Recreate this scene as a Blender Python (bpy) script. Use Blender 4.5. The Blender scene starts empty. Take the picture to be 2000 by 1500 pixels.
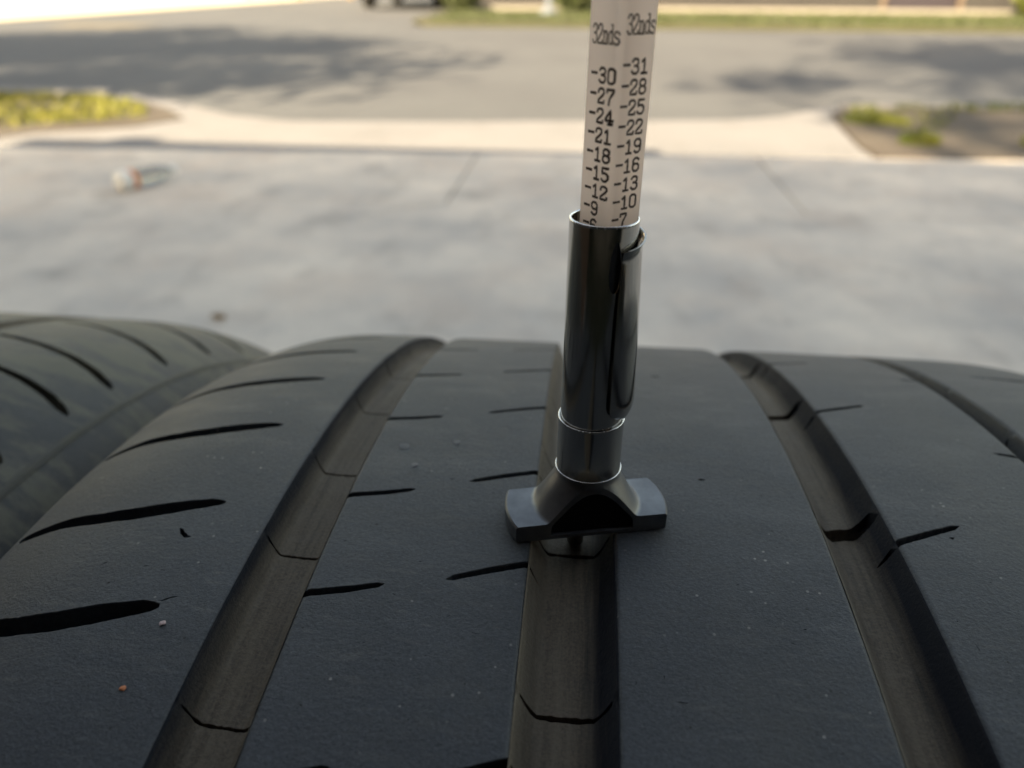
import bpy, bmesh, math, random
from mathutils import Vector, Matrix, noise
from mathutils.geometry import delaunay_2d_cdt
random.seed(7)
SC = bpy.context.scene
COL = SC.collection
PI = math.pi

# ------------------------------------------------------------------ camera
cam_data = bpy.data.cameras.new('camera')
cam = bpy.data.objects.new('camera', cam_data)
COL.objects.link(cam)
Rt = Vector((0.99540055, 0.09566327, 0.00512693))
Up = Vector((-0.05095156, 0.48332546, 0.87395677))
Fw = Vector((-0.08112759, 0.87019827, -0.48597663))
cam.matrix_world = Matrix(((Rt.x, Up.x, -Fw.x, 0.0), (Rt.y, Up.y, -Fw.y, -0.10606521),
                           (Rt.z, Up.z, -Fw.z, 0.7149863), (0, 0, 0, 1)))
cam_data.sensor_width = 36.0
cam_data.lens = 26.1
cam_data.clip_start = 0.004
cam_data.clip_end = 400.0
cam_data.dof.use_dof = True
cam_data.dof.focus_distance = 0.118
cam_data.dof.aperture_fstop = 14.0
SC.camera = cam

# ------------------------------------------------------------------ light
SUN_EL, SUN_AZ = math.radians(33), math.radians(28)      # light travels towards +Y, turned towards +X
world = bpy.data.worlds.new("World")
SC.world = world
world.use_nodes = True
wn = world.node_tree
bg = wn.nodes['Background']
sky = wn.nodes.new('ShaderNodeTexSky')
sky.sky_type = 'NISHITA'
sky.sun_disc = False
sky.sun_elevation = SUN_EL
sky.sun_rotation = math.radians(180) + SUN_AZ
sky.dust_density = 2.0
wn.links.new(sky.outputs[0], bg.inputs[0])
bg.inputs[1].default_value = 0.08
sd = bpy.data.lights.new('sun', 'SUN')
sd.energy = 3.6
sd.angle = math.radians(0.6)
sd.color = (1.0, 0.945, 0.88)
sun = bpy.data.objects.new('sun', sd)
COL.objects.link(sun)
L = Vector((math.sin(SUN_AZ) * math.cos(SUN_EL), math.cos(SUN_AZ) * math.cos(SUN_EL), -math.sin(SUN_EL)))
sun.rotation_euler = L.to_track_quat('-Z', 'Y').to_euler()
sun.location = (-3, -6, 8)
SC.view_settings.view_transform = 'Standard'
SC.view_settings.look = 'None'
SC.view_settings.exposure = 2.6
SC.view_settings.use_white_balance = True
SC.view_settings.white_balance_temperature = 11200
SC.view_settings.white_balance_tint = 8
SC.view_settings.gamma = 1.0
SC.cycles.use_denoising = True
SC.cycles.max_bounces = 16
SC.cycles.diffuse_bounces = 10
SC.cycles.transmission_bounces = 12

# ------------------------------------------------------------------ materials
def mat(name, col, rough=0.6, metal=0.0, spec=0.5):
    m = bpy.data.materials.new(name)
    m.use_nodes = True
    b = m.node_tree.nodes['Principled BSDF']
    b.inputs['Base Color'].default_value = (*col, 1)
    b.inputs['Roughness'].default_value = rough
    b.inputs['Metallic'].default_value = metal
    b.inputs['Specular IOR Level'].default_value = spec
    return m, m.node_tree, b

def N(nt, kind, **kw):
    n = nt.nodes.new(kind)
    for k, v in kw.items():
        if k in n.inputs:
            n.inputs[k].default_value = v
        else:
            setattr(n, k, v)
    return n

def coords(nt, scale=(1, 1, 1), rot=(0, 0, 0)):
    tc = nt.nodes.new('ShaderNodeTexCoord')
    mp = nt.nodes.new('ShaderNodeMapping')
    mp.inputs['Scale'].default_value = scale
    mp.inputs['Rotation'].default_value = rot
    nt.links.new(tc.outputs['Object'], mp.inputs[0])
    return mp.outputs[0]

def noise_tex(nt, vec, scale, detail=4, rough=0.55):
    n = N(nt, 'ShaderNodeTexNoise', Scale=scale, Detail=detail, Roughness=rough)
    nt.links.new(vec, n.inputs['Vector'])
    return n.outputs['Fac']

def ramp(nt, fac, stops):
    r = nt.nodes.new('ShaderNodeValToRGB')
    el = r.color_ramp.elements
    while len(el) < len(stops):
        el.new(0.5)
    for e, (p, c) in zip(el, stops):
        e.position = p
        e.color = (*c, 1) if len(c) == 3 else c
    nt.links.new(fac, r.inputs[0])
    return r.outputs[0]

def mixc(nt, fac, a, b, mode='MIX'):
    m = nt.nodes.new('ShaderNodeMix')
    m.data_type = 'RGBA'
    m.blend_type = mode
    for inp, v in ((m.inputs[0], fac), (m.inputs[6], a), (m.inputs[7], b)):
        if isinstance(v, (float, int)):
            inp.default_value = v
        elif isinstance(v, tuple):
            inp.default_value = (*v, 1)
        else:
            nt.links.new(v, inp)
    return m.outputs[2]

def math_n(nt, op, a, b=0.0):
    m = nt.nodes.new('ShaderNodeMath')
    m.operation = op
    for i, v in enumerate((a, b)):
        if isinstance(v, (float, int)):
            m.inputs[i].default_value = v
        else:
            nt.links.new(v, m.inputs[i])
    return m.outputs[0]

def bump(nt, bsdf, height, strength, dist, prev=None):
    b = nt.nodes.new('ShaderNodeBump')
    b.inputs['Strength'].default_value = strength
    b.inputs['Distance'].default_value = dist
    nt.links.new(height, b.inputs['Height'])
    if prev is not None:
        nt.links.new(prev, b.inputs['Normal'])
    nt.links.new(b.outputs[0], bsdf.inputs['Normal'])
    return b.outputs[0]

def rubber(name, dark, light, dust, dust_amt, speck=True, rough=0.56, clean_shade=None, thr=(0.52, 0.74), sm_scale=46):
    m, nt, b = mat(name, dark, rough)
    v = coords(nt)
    big = noise_tex(nt, v, 24, 6, 0.68)
    c = mixc(nt, ramp(nt, big, [(0.33, (0, 0, 0)), (0.66, (1, 1, 1))]), dark, light)
    brown = ramp(nt, noise_tex(nt, v, 38, 5, 0.7), [(0.50, (0, 0, 0)), (0.70, (1, 1, 1))])
    c = mixc(nt, math_n(nt, 'MULTIPLY', brown, 0.40), c, tuple(0.5 * (a_ + b_) for a_, b_ in zip(light, (0.085, 0.070, 0.055))))
    vs = coords(nt, (1, 3.2, 1), (0.2, 0, 0.5))
    smear = noise_tex(nt, vs, sm_scale, 6, 0.72)
    c = mixc(nt, math_n(nt, 'MULTIPLY', ramp(nt, smear, [(thr[0], (0, 0, 0)), (thr[1], (1, 1, 1))]), dust_amt), c, dust)
    fine = noise_tex(nt, v, 2000, 3, 0.7)
    c = mixc(nt, 0.45, c, ramp(nt, fine, [(0.3, tuple(x * 0.5 for x in dark)), (0.7, tuple(x * 1.7 for x in light))]))
    # lines worn across the tread
    wv = coords(nt, (0.25, 1, 1), (0, 0, 0.12))
    ln = noise_tex(nt, wv, 620, 2, 0.5)
    mk = noise_tex(nt, v, 19, 2, 0.5)
    lm = math_n(nt, 'MULTIPLY', ramp(nt, ln, [(0.60, (0, 0, 0)), (0.70, (1, 1, 1))]),
                ramp(nt, mk, [(0.50, (0, 0, 0)), (0.62, (1, 1, 1))]))
    c = mixc(nt, math_n(nt, 'MULTIPLY', lm, 0.28), c, dust)
    scv = coords(nt, (1.4, 0.8, 0.8), (0.1, 0.3, 0.9))
    scf = ramp(nt, noise_tex(nt, scv, 17, 7, 0.74), [(0.52, (0, 0, 0)), (0.72, (1, 1, 1))])
    c = mixc(nt, math_n(nt, 'MULTIPLY', scf, 0.5), c, tuple(0.55 * x for x in dust))
    if clean_shade:      # brown dirt in streaks along the groove; wall shade painted as dark colour
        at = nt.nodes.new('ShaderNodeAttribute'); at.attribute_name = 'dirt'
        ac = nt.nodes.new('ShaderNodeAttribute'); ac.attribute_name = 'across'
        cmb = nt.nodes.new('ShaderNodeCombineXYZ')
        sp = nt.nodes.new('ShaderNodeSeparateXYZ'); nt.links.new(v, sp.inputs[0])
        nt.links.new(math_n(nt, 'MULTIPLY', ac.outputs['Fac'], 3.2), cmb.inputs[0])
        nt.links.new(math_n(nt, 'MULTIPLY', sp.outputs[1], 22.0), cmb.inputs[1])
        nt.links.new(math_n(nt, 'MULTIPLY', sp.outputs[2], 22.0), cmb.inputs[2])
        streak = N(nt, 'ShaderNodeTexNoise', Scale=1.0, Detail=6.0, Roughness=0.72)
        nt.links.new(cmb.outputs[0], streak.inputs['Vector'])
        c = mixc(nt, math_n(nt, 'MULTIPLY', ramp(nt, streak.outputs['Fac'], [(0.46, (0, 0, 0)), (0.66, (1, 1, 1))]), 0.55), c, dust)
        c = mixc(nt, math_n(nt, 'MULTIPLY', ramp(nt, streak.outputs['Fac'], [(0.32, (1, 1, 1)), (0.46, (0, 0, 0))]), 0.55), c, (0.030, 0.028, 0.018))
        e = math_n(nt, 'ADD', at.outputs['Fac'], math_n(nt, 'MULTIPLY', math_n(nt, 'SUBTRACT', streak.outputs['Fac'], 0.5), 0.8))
        c = mixc(nt, ramp(nt, e, [(0.05, (0, 0, 0)), (0.85, (1, 1, 1))]), clean_shade, c)
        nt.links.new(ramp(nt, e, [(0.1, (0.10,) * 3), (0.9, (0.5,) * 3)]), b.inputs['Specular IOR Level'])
    if speck:
        vo = N(nt, 'ShaderNodeTexVoronoi', Scale=560.0)
        nt.links.new(v, vo.inputs['Vector'])
        vo.inputs['Randomness'].default_value = 1.0
        sp = ramp(nt, vo.outputs['Distance'], [(0.10, (1, 1, 1)), (0.17, (0, 0, 0))])
        sep = nt.nodes.new('ShaderNodeSeparateColor')
        nt.links.new(vo.outputs['Color'], sep.inputs[0])
        pick = ramp(nt, sep.outputs[0], [(0.74, (0, 0, 0)), (0.92, (1, 1, 1))])
        clump = ramp(nt, noise_tex(nt, v, 60, 2), [(0.44, (0, 0, 0)), (0.6, (1, 1, 1))])
        sm = math_n(nt, 'MULTIPLY', math_n(nt, 'MULTIPLY', sp, pick), clump)
        c = mixc(nt, math_n(nt, 'MULTIPLY', sm, 0.9), c, (0.26, 0.25, 0.24))
        pitp = ramp(nt, sep.outputs[1], [(0.93, (0, 0, 0)), (0.96, (1, 1, 1))])
        c = mixc(nt, math_n(nt, 'MULTIPLY', math_n(nt, 'MULTIPLY', sp, pitp), 0.85), c, (0.004, 0.004, 0.004))
    nt.links.new(c, b.inputs['Base Color'])
    b.inputs['Sheen Weight'].default_value = 0.06
    b.inputs['Sheen Roughness'].default_value = 0.4
    rr = ramp(nt, smear, [(0.3, (rough - 0.07,) * 3), (0.75, (rough + 0.14,) * 3)])
    nt.links.new(rr, b.inputs['Roughness'])
    h1 = noise_tex(nt, v, 1500, 4, 0.7)
    vv = coords(nt, (1, 1.5, 1.5), (0.3, 0.1, 0.55))
    h2 = noise_tex(nt, vv, 950, 4, 0.75)
    p = bump(nt, b, h2, 0.42, 0.00025)
    bump(nt, b, h1, 0.7, 0.0002, p)
    return m

M_tread = rubber('tread_rubber', (0.020, 0.0245, 0.032), (0.048, 0.055, 0.066), (0.130, 0.128, 0.120), 0.55, thr=(0.50, 0.70))
M_groove = rubber('groove_rubber', (0.068, 0.051, 0.037), (0.122, 0.093, 0.066), (0.183, 0.146, 0.104), 0.5, speck=False, rough=0.66, clean_shade=(0.013, 0.015, 0.021))
M_side = rubber('sidewall_rubber', (0.036, 0.034, 0.026), (0.062, 0.058, 0.044), (0.13, 0.12, 0.08), 0.7, speck=False, thr=(0.45, 0.68))
M_tread2 = rubber('dusty_tread_rubber', (0.022, 0.024, 0.026), (0.052, 0.053, 0.052), (0.20, 0.185, 0.125), 0.9, speck=False, thr=(0.47, 0.57), sm_scale=22)
M_inner = mat('inner_rubber', (0.02, 0.02, 0.02), 0.7)[0]

def metal(name, col, rough, scratch=0.3):
    m, nt, b = mat(name, col, rough, 1.0)
    v = coords(nt, (1, 1, 0.12))
    n = noise_tex(nt, v, 2600, 4, 0.7)
    nt.links.new(ramp(nt, n, [(0.3, (rough * 0.7,) * 3), (0.75, (min(1, rough * 1.5),) * 3)]), b.inputs['Roughness'])
    d = noise_tex(nt, coords(nt), 420, 5, 0.7)
    c = mixc(nt, math_n(nt, 'MULTIPLY', ramp(nt, d, [(0.55, (0, 0, 0)), (0.75, (1, 1, 1))]), scratch), col, tuple(x * 0.6 for x in col))
    nt.links.new(c, b.inputs['Base Color'])
    bump(nt, b, n, 0.06, 0.00005)
    return m
M_chrome = metal('dark_nickel', (0.50, 0.475, 0.44), 0.13)
M_rim = metal('bright_cut_edge', (0.80, 0.80, 0.80), 0.22)
M_base = None
def base_mat():
    m, nt, b = mat('cast_grey_base', (0.085, 0.095, 0.105), 0.36, 0.55)
    v = coords(nt)
    n = noise_tex(nt, v, 1300, 4, 0.7)
    c = ramp(nt, noise_tex(nt, v, 260, 4), [(0.3, (0.115, 0.125, 0.142)), (0.7, (0.185, 0.20, 0.22))])
    nt.links.new(c, b.inputs['Base Color'])
    bump(nt, b, n, 0.35, 0.00008)
    return m
M_base = base_mat()
M_pin = metal('steel_pin', (0.30, 0.29, 0.28), 0.35)

def plastic_bar():
    m, nt, b = mat('milky_plastic', (0.90, 0.80, 0.74), 0.3)
    v = coords(nt, (1, 1, 0.3))
    c = ramp(nt, noise_tex(nt, v, 120, 4), [(0.3, (0.93, 0.80, 0.73)), (0.7, (0.98, 0.88, 0.80))])
    nt.links.new(c, b.inputs['Base Color'])
    tr = nt.nodes.new('ShaderNodeBsdfTranslucent')
    tr.inputs[0].default_value = (1.0, 0.875, 0.81, 1)
    mx = nt.nodes.new('ShaderNodeMixShader')
    mx.inputs[0].default_value = 0.9
    nt.links.new(b.outputs[0], mx.inputs[1]); nt.links.new(tr.outputs[0], mx.inputs[2])
    out = [n for n in nt.nodes if n.type == 'OUTPUT_MATERIAL'][0]
    nt.links.new(mx.outputs[0], out.inputs['Surface'])
    return m
M_bar = plastic_bar()
M_ink = mat('brown_black_ink', (0.060, 0.034, 0.026), 0.5)[0]

def concrete(name, a, bcol, stain, scale=1.0, bumps=True):
    m, nt, b = mat(name, a, 0.85)
    v = coords(nt)
    n1 = noise_tex(nt, v, 1.1 * scale, 6, 0.62)
    c = mixc(nt, ramp(nt, n1, [(0.34, (0, 0, 0)), (0.66, (1, 1, 1))]), a, bcol)
    vv = coords(nt, (1.0, 0.55, 1), (0, 0, 0.5))
    n2 = noise_tex(nt, vv, 3.4 * scale, 5, 0.65)
    c = mixc(nt, math_n(nt, 'MULTIPLY', ramp(nt, n2, [(0.54, (0, 0, 0)), (0.72, (1, 1, 1))]), 0.55), c, stain)
    n3 = noise_tex(nt, v, 160, 3, 0.6)
    c = mixc(nt, 0.45, c, ramp(nt, n3, [(0.3, (0.45, 0.45, 0.45)), (0.7, (1.0, 1.0, 1.0))]), 'MULTIPLY')
    nt.links.new(c, b.inputs['Base Color'])
    bump(nt, b, n3, 0.4, 0.003)
    return m
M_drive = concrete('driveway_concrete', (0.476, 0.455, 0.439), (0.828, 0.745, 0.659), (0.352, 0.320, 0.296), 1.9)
def stains(m):
    nt = m.node_tree
    b = nt.nodes['Principled BSDF']
    src = b.inputs['Base Color'].links[0].from_socket
    v = coords(nt, (1, 0.8, 1), (0, 0, 0.9))
    a = ramp(nt, noise_tex(nt, v, 4.5, 3, 0.5), [(0.60, (0, 0, 0)), (0.70, (1, 1, 1))])
    c = mixc(nt, math_n(nt, 'MULTIPLY', a, 0.36), src, (0.27, 0.245, 0.23))
    d = ramp(nt, noise_tex(nt, coords(nt, (1, 1, 1), (0, 0, 2.1)), 2.3, 4, 0.6), [(0.50, (0, 0, 0)), (0.66, (1, 1, 1))])
    c = mixc(nt, math_n(nt, 'MULTIPLY', d, 0.35), c, (0.62, 0.50, 0.42))
    nt.links.new(c, b.inputs['Base Color'])
stains(M_drive)
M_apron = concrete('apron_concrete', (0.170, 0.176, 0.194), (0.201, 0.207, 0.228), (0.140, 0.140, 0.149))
M_road = concrete('worn_asphalt', (0.066, 0.072, 0.085), (0.086, 0.095, 0.109), (0.050, 0.055, 0.068), 0.5)
M_walk = concrete('pale_pavement', (0.504, 0.454, 0.353), (0.571, 0.521, 0.420), (0.437, 0.386, 0.302), 0.6)
M_soil = concrete('dry_soil', (0.067, 0.055, 0.047), (0.093, 0.080, 0.068), (0.040, 0.030, 0.024), 3.0)
M_far2 = concrete('joint_grit', (0.17, 0.165, 0.155), (0.21, 0.20, 0.19), (0.13, 0.125, 0.12), 2.0)
M_far = concrete('far_ground', (0.042, 0.045, 0.023), (0.056, 0.056, 0.031), (0.032, 0.035, 0.015), 0.4)

def leafy(name, a, bcol):
    m, nt, b = mat(name, a, 0.6)
    v = coords(nt)
    nt.links.new(ramp(nt, noise_tex(nt, v, 9, 3), [(0.35, a), (0.65, bcol)]), b.inputs['Base Color'])
    return m
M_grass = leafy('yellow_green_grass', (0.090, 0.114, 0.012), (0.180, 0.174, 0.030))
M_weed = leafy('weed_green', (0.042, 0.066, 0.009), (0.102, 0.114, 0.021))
M_lawn = leafy('dark_green_lawn', (0.020, 0.034, 0.009), (0.041, 0.054, 0.016))  # one dark green for the lawn and low bushes
M_leaf = leafy('tree_leaf', (0.04, 0.07, 0.02), (0.08, 0.12, 0.03))
M_bark = leafy('bark', (0.09, 0.07, 0.05), (0.14, 0.11, 0.08))

# ------------------------------------------------------------------ helpers
def link(o, parent=None, label=None, cat=None, group=None, kind=None):
    if o.name not in COL.objects:
        COL.objects.link(o)
    if parent is not None:
        o.parent = parent
    if label: o['label'] = label
    if cat: o['category'] = cat
    if group: o['group'] = group
    if kind: o['kind'] = kind
    return o

def thing(name, loc, label, cat, group=None, rz=0.0):
    o = bpy.data.objects.new(name, None)
    o.empty_display_size = 0.05
    o.location = loc
    o.rotation_euler = (0, 0, rz)
    return link(o, None, label, cat, group)

def mesh_obj(name, verts, faces, m, parent=None, smooth=False, **kw):
    me = bpy.data.meshes.new(name)
    me.from_pydata([tuple(v) for v in verts], [], faces)
    me.update()
    if smooth is True:
        me.polygons.foreach_set('use_smooth', [True] * len(me.polygons))
    elif smooth:
        me.polygons.foreach_set('use_smooth', [i < smooth for i in range(len(me.polygons))])
    me.materials.append(m)
    return link(bpy.data.objects.new(name, me), parent, **kw)

def bm_obj(name, bm, m, parent=None, smooth=False, **kw):
    me = bpy.data.meshes.new(name)
    bmesh.ops.recalc_face_normals(bm, faces=bm.faces)
    bm.to_mesh(me)
    bm.free()
    if smooth:
        me.polygons.foreach_set('use_smooth', [True] * len(me.polygons))
    me.materials.append(m)
    return link(bpy.data.objects.new(name, me), parent, **kw)

def bevel(o, w, seg=2, ang=35):
    md = o.modifiers.new('bevel', 'BEVEL')
    md.width = w
    md.segments = seg
    md.limit_method = 'ANGLE'
    md.angle_limit = math.radians(ang)
    return o

def add_box(bm, c, s, rz=0.0):
    r = bmesh.ops.create_cube(bm, size=1.0)
    bmesh.ops.transform(bm, matrix=Matrix.Translation(c) @ Matrix.Rotation(rz, 4, 'Z') @ Matrix.Diagonal((*s, 1)), verts=r['verts'])
    return r['verts']

def add_tube(bm, pts, radii, seg=10, cap=True):
    rings = []
    n = len(pts)
    for i, p in enumerate(pts):
        p = Vector(p)
        d = (Vector(pts[min(i + 1, n - 1)]) - Vector(pts[max(i - 1, 0)])).normalized()
        a = Vector((0, 0, 1)) if abs(d.z) < 0.9 else Vector((1, 0, 0))
        u = d.cross(a).normalized()
        w = d.cross(u)
        r = radii[i] if hasattr(radii, '__len__') else radii
        rings.append([bm.verts.new(p + (u * math.cos(2 * PI * k / seg) + w * math.sin(2 * PI * k / seg)) * r) for k in range(seg)])
    for a, b in zip(rings, rings[1:]):
        for k in range(seg):
            bm.faces.new((a[k], a[(k + 1) % seg], b[(k + 1) % seg], b[k]))
    if cap:
        bm.faces.new(rings[0][::-1]); bm.faces.new(rings[-1])

def lathe(bm, prof, seg=64, closed=False, origin=(0, 0, 0)):
    rings = []
    o = Vector(origin)
    for r, z in prof:
        rings.append([bm.verts.new(o + Vector((r * math.cos(2 * PI * k / seg), r * math.sin(2 * PI * k / seg), z))) for k in range(seg)])
    pairs = list(zip(rings, rings[1:]))
    if closed: pairs.append((rings[-1], rings[0]))
    for a, b in pairs:
        for k in range(seg):
            bm.faces.new((a[k], a[(k + 1) % seg], b[(k + 1) % seg], b[k]))
    return rings

def in_poly(x, y, P):
    c = False
    j = len(P) - 1
    for i in range(len(P)):
        xi, yi = P[i]; xj, yj = P[j]
        if (yi > y) != (yj > y) and x < (xj - xi) * (y - yi) / (yj - yi) + xi:
            c = not c
        j = i
    return c

def seg_d2(x, y, a, b):
    dx, dy = b[0] - a[0], b[1] - a[1]
    t = max(0, min(1, ((x - a[0]) * dx + (y - a[1]) * dy) / (dx * dx + dy * dy + 1e-12)))
    return (x - a[0] - t * dx) ** 2 + (y - a[1] - t * dy) ** 2

def slit(line, step=0.6, jag=0.05, tip0=0.25, tip1=0.25):
    """polygon of a cut: line = [(u, v, width)...] in mm; jagged outline"""
    pts = []
    for (u0, v0, w0), (u1, v1, w1) in zip(line, line[1:]):
        n = max(1, int(math.hypot(u1 - u0, v1 - v0) / step))
        for k in range(n):
            t = k / n
            pts.append((u0 + (u1 - u0) * t, v0 + (v1 - v0) * t, w0 + (w1 - w0) * t))
    pts.append(line[-1])
    A, B = [], []
    for i, (u, v, w) in enumerate(pts):
        a = pts[max(i - 1, 0)]; b = pts[min(i + 1, len(pts) - 1)]
        d = math.hypot(b[0] - a[0], b[1] - a[1]) or 1
        nx, ny = -(b[1] - a[1]) / d, (b[0] - a[0]) / d
        k = 1.0
        if i == 0: k = tip0
        if i == len(pts) - 1: k = tip1
        ja, jb = random.uniform(-jag, jag), random.uniform(-jag, jag)
        A.append((u + nx * (w / 2 * k + ja), v + ny * (w / 2 * k + ja)))
        B.append((u - nx * (w / 2 * k + jb), v - ny * (w / 2 * k + jb)))
    return A + B[::-1]

def sheet(name, us, vs, holes, P, m, parent, depth=5.0, lip=0.16, smooth=True, vdepth=None):
    """a surface over the (u, v) grid with real cut-outs; P(u, v, d) places a point d mm below the surface"""
    u0, u1 = us[0], us[-1]
    H = []
    for h in holes:
        hh = [(min(max(u, u0), u1), v) for u, v in h]
        out = [hh[0]]
        for p in hh[1:]:
            if math.hypot(p[0] - out[-1][0], p[1] - out[-1][1]) > 0.03: out.append(p)
        if math.hypot(out[0][0] - out[-1][0], out[0][1] - out[-1][1]) < 0.03: out.pop()
        if len(out) > 3: H.append(out)
    boxes = [(min(p[0] for p in h) - 1, max(p[0] for p in h) + 1, min(p[1] for p in h) - 1, max(p[1] for p in h) + 1) for h in H]
    pts = []
    for v in vs:
        near = [i for i, b in enumerate(boxes) if b[2] <= v <= b[3]]
        for u in us:
            bad = False
            for i in near:
                b = boxes[i]
                if not (b[0] <= u <= b[1]): continue
                h = H[i]
                if in_poly(u, v, h) or any(seg_d2(u, v, h[k - 1], h[k]) < 0.03 for k in range(len(h))):
                    bad = True; break
            if not bad: pts.append(Vector((u, v)))
    edges = []
    for h in H:
        n0 = len(pts)
        pts += [Vector(p) for p in h]
        edges += [(n0 + k, n0 + (k + 1) % len(h)) for k in range(len(h))]
    vo, eo, fo, *_ = delaunay_2d_cdt(pts, edges, [], 0, 1e-4)
    verts = [P(p.x, p.y, 0) for p in vo]
    faces = []
    for f in fo:
        x = sum(vo[i].x for i in f) / 3; y = sum(vo[i].y for i in f) / 3
        if any(b[0] <= x <= b[1] and b[2] <= y <= b[3] and in_poly(x, y, h) for b, h in zip(boxes, H)): continue
        faces.append(tuple(f))
    ntop = len(faces)
    for h in H:
        ar = sum(h[k - 1][0] * h[k][1] - h[k][0] * h[k - 1][1] for k in range(len(h)))
        s = 1 if ar > 0 else -1
        n = len(h)
        base = len(verts)
        inner = []
        for k in range(n):
            a, b = h[k - 1], h[(k + 1) % n]
            d = math.hypot(b[0] - a[0], b[1] - a[1]) or 1
            inner.append((h[k][0] - s * (b[1] - a[1]) / d * lip * 0.6, h[k][1] + s * (b[0] - a[0]) / d * lip * 0.6))
        verts += [P(u, v, 0) for u, v in h] + [P(min(max(u, u0), u1), v, lip) for u, v in inner] + [P(min(max(u, u0), u1), v, depth) for u, v in inner]
        for k in range(n):
            k2 = (k + 1) % n
            if all(abs(h[q][0] - e) < 1e-6 for q in (k, k2) for e in (u0,)) or all(abs(h[q][0] - u1) < 1e-6 for q in (k, k2)): continue
            faces.append((base + k, base + k2, base + n + k2, base + n + k))
            faces.append((base + n + k, base + n + k2, base + 2 * n + k2, base + 2 * n + k))
        faces.append(tuple(base + 2 * n + k for k in range(n)))
    return mesh_obj(name, verts, faces, m, parent, smooth=ntop if smooth else False)

# ------------------------------------------------------------------ the ground, the street
def poly_slab(name, pts, z, th, m, parent=None, bev=0.0, **kw):
    bm = bmesh.new()
    top = [bm.verts.new((x, y, z)) for x, y in pts]
    bot = [bm.verts.new((x, y, z - th)) for x, y in pts]
    bm.faces.new(top); bm.faces.new(bot[::-1])
    for k in range(len(pts)):
        k2 = (k + 1) % len(pts)
        bm.faces.new((top[k], bot[k], bot[k2], top[k2]))
    bmesh.ops.triangulate(bm, faces=[f for f in bm.faces if len(f.verts) > 4])
    o = bm_obj(name, bm, m, parent, **kw)
    if bev: bevel(o, bev, 2)
    return o

poly_slab('ground', [(-150, -120), (150, -120), (150, 190), (-150, 190)], -0.16, 0.05, M_far, kind='structure')
poly_slab('road', [(-60, 4.12), (60, 4.12), (60, 12.3), (-2.6, 12.3), (-2.95, 13.2), (-3.0, 16.6), (-3.0, 60), (-60, 60)], -0.035, 0.1, M_road, kind='structure')

drive = bpy.data.objects.new('driveway', None)
link(drive, kind='structure')
xs = [-4.6, -2.62, -0.475, 0.76, 2.6, 4.4]
seam = lambda x: 3.315 + 0.06 * x
for i in range(5):
    x0, x1 = xs[i] + 0.003, xs[i + 1] - 0.003
    dz = random.uniform(-0.001, 0.001)
    poly_slab('concrete_slab', [(x0, 2.452), (x1, 2.452), (x1, seam(x1) - 0.012), (x0, seam(x0) - 0.012)], -dz, 0.09, M_drive, drive, bev=0.003)
for x0, x1 in ((-4.6, -2.62), (-2.615, 2.6), (2.605, 4.4)):
    poly_slab('concrete_slab', [(x0, -1.05), (x1, -1.05), (x1, 2.449), (x0, 2.449)], 0.0, 0.09, M_drive, drive, bev=0.001)
poly_slab('joint_filler', [(-4.7, -1.1), (4.5, -1.1), (4.5, 3.62), (-4.7, 3.06)], -0.012, 0.05, M_far2, drive)

def crack(pts, w):
    verts, faces = [], []
    fine = []
    for (a, b), (c, d) in zip(pts, pts[1:]):
        for k in range(8):
            t = k / 8
            fine.append((a + (c - a) * t + random.uniform(-.006, .006), b + (d - b) * t + random.uniform(-.006, .006)))
    fine.append(pts[-1])
    for i, (x, y) in enumerate(fine):
        p, q = fine[max(i - 1, 0)], fine[min(i + 1, len(fine) - 1)]
        l = math.hypot(q[0] - p[0], q[1] - p[1]) or 1
        ww = w * random.uniform(.5, 1.3) / 2
        nx, ny = -(q[1] - p[1]) / l * ww, (q[0] - p[0]) / l * ww
        verts += [(x + nx, y + ny, 0.0042), (x - nx, y - ny, 0.0042)]
        if i: n = len(verts); faces.append((n - 4, n - 3, n - 1, n - 2))
    mesh_obj('crack', verts, faces, M_far2, drive)
crack([(-0.75, 2.24), (-0.62, 2.36), (-0.47, 2.44)], 0.004)

# apron flaring into the street
ap = [(-3.0, 3.14), (1.30, 3.395), (1.30, 3.66), (1.36, 4.2), (1.42, 4.62), (1.55, 4.83), (1.55, 4.92), (1.3, 4.72), (1.1, 4.5), (0.8, 4.36), (0.4, 4.28),
      (-0.8, 4.10), (-1.6, 4.02), (-2.0, 4.16), (-2.35, 4.44), (-2.75, 4.72), (-3.1, 4.86), (-3.1, 4.72), (-2.8, 4.6), (-2.45, 4.3), (-2.2, 4.0), (-2.35, 3.72), (-2.75, 3.5)]
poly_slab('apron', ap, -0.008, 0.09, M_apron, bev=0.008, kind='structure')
kr = [(1.56, 4.84), (40, 5.9), (40, 6.02), (1.56, 4.92)]
poly_slab('kerb', kr, 0.015, 0.15, M_apron, bev=0.01, kind='structure')
kl = [(-40, 4.75), (-3.11, 4.74), (-3.11, 4.88), (-40, 4.9)]
poly_slab('kerb', kl, 0.015, 0.15, M_apron, bev=0.01, kind='structure')
vl = [(-40, 3.0), (-4.6, 3.05), (-3.0, 3.145), (-2.76, 3.51), (-2.36, 3.73), (-2.21, 4.0), (-2.46, 4.3), (-2.81, 4.6), (-3.11, 4.73), (-40, 4.74)]
poly_slab('verge_soil', vl, -0.004, 0.08, M_soil, kind='structure')
vr = [(1.31, 3.40), (4.4, 3.585), (40, 3.7), (40, 5.89), (1.56, 4.83), (1.43, 4.6), (1.37, 4.2), (1.31, 3.66)]
poly_slab('verge_soil', vr, 0.002, 0.09, M_soil, kind='structure')

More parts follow.
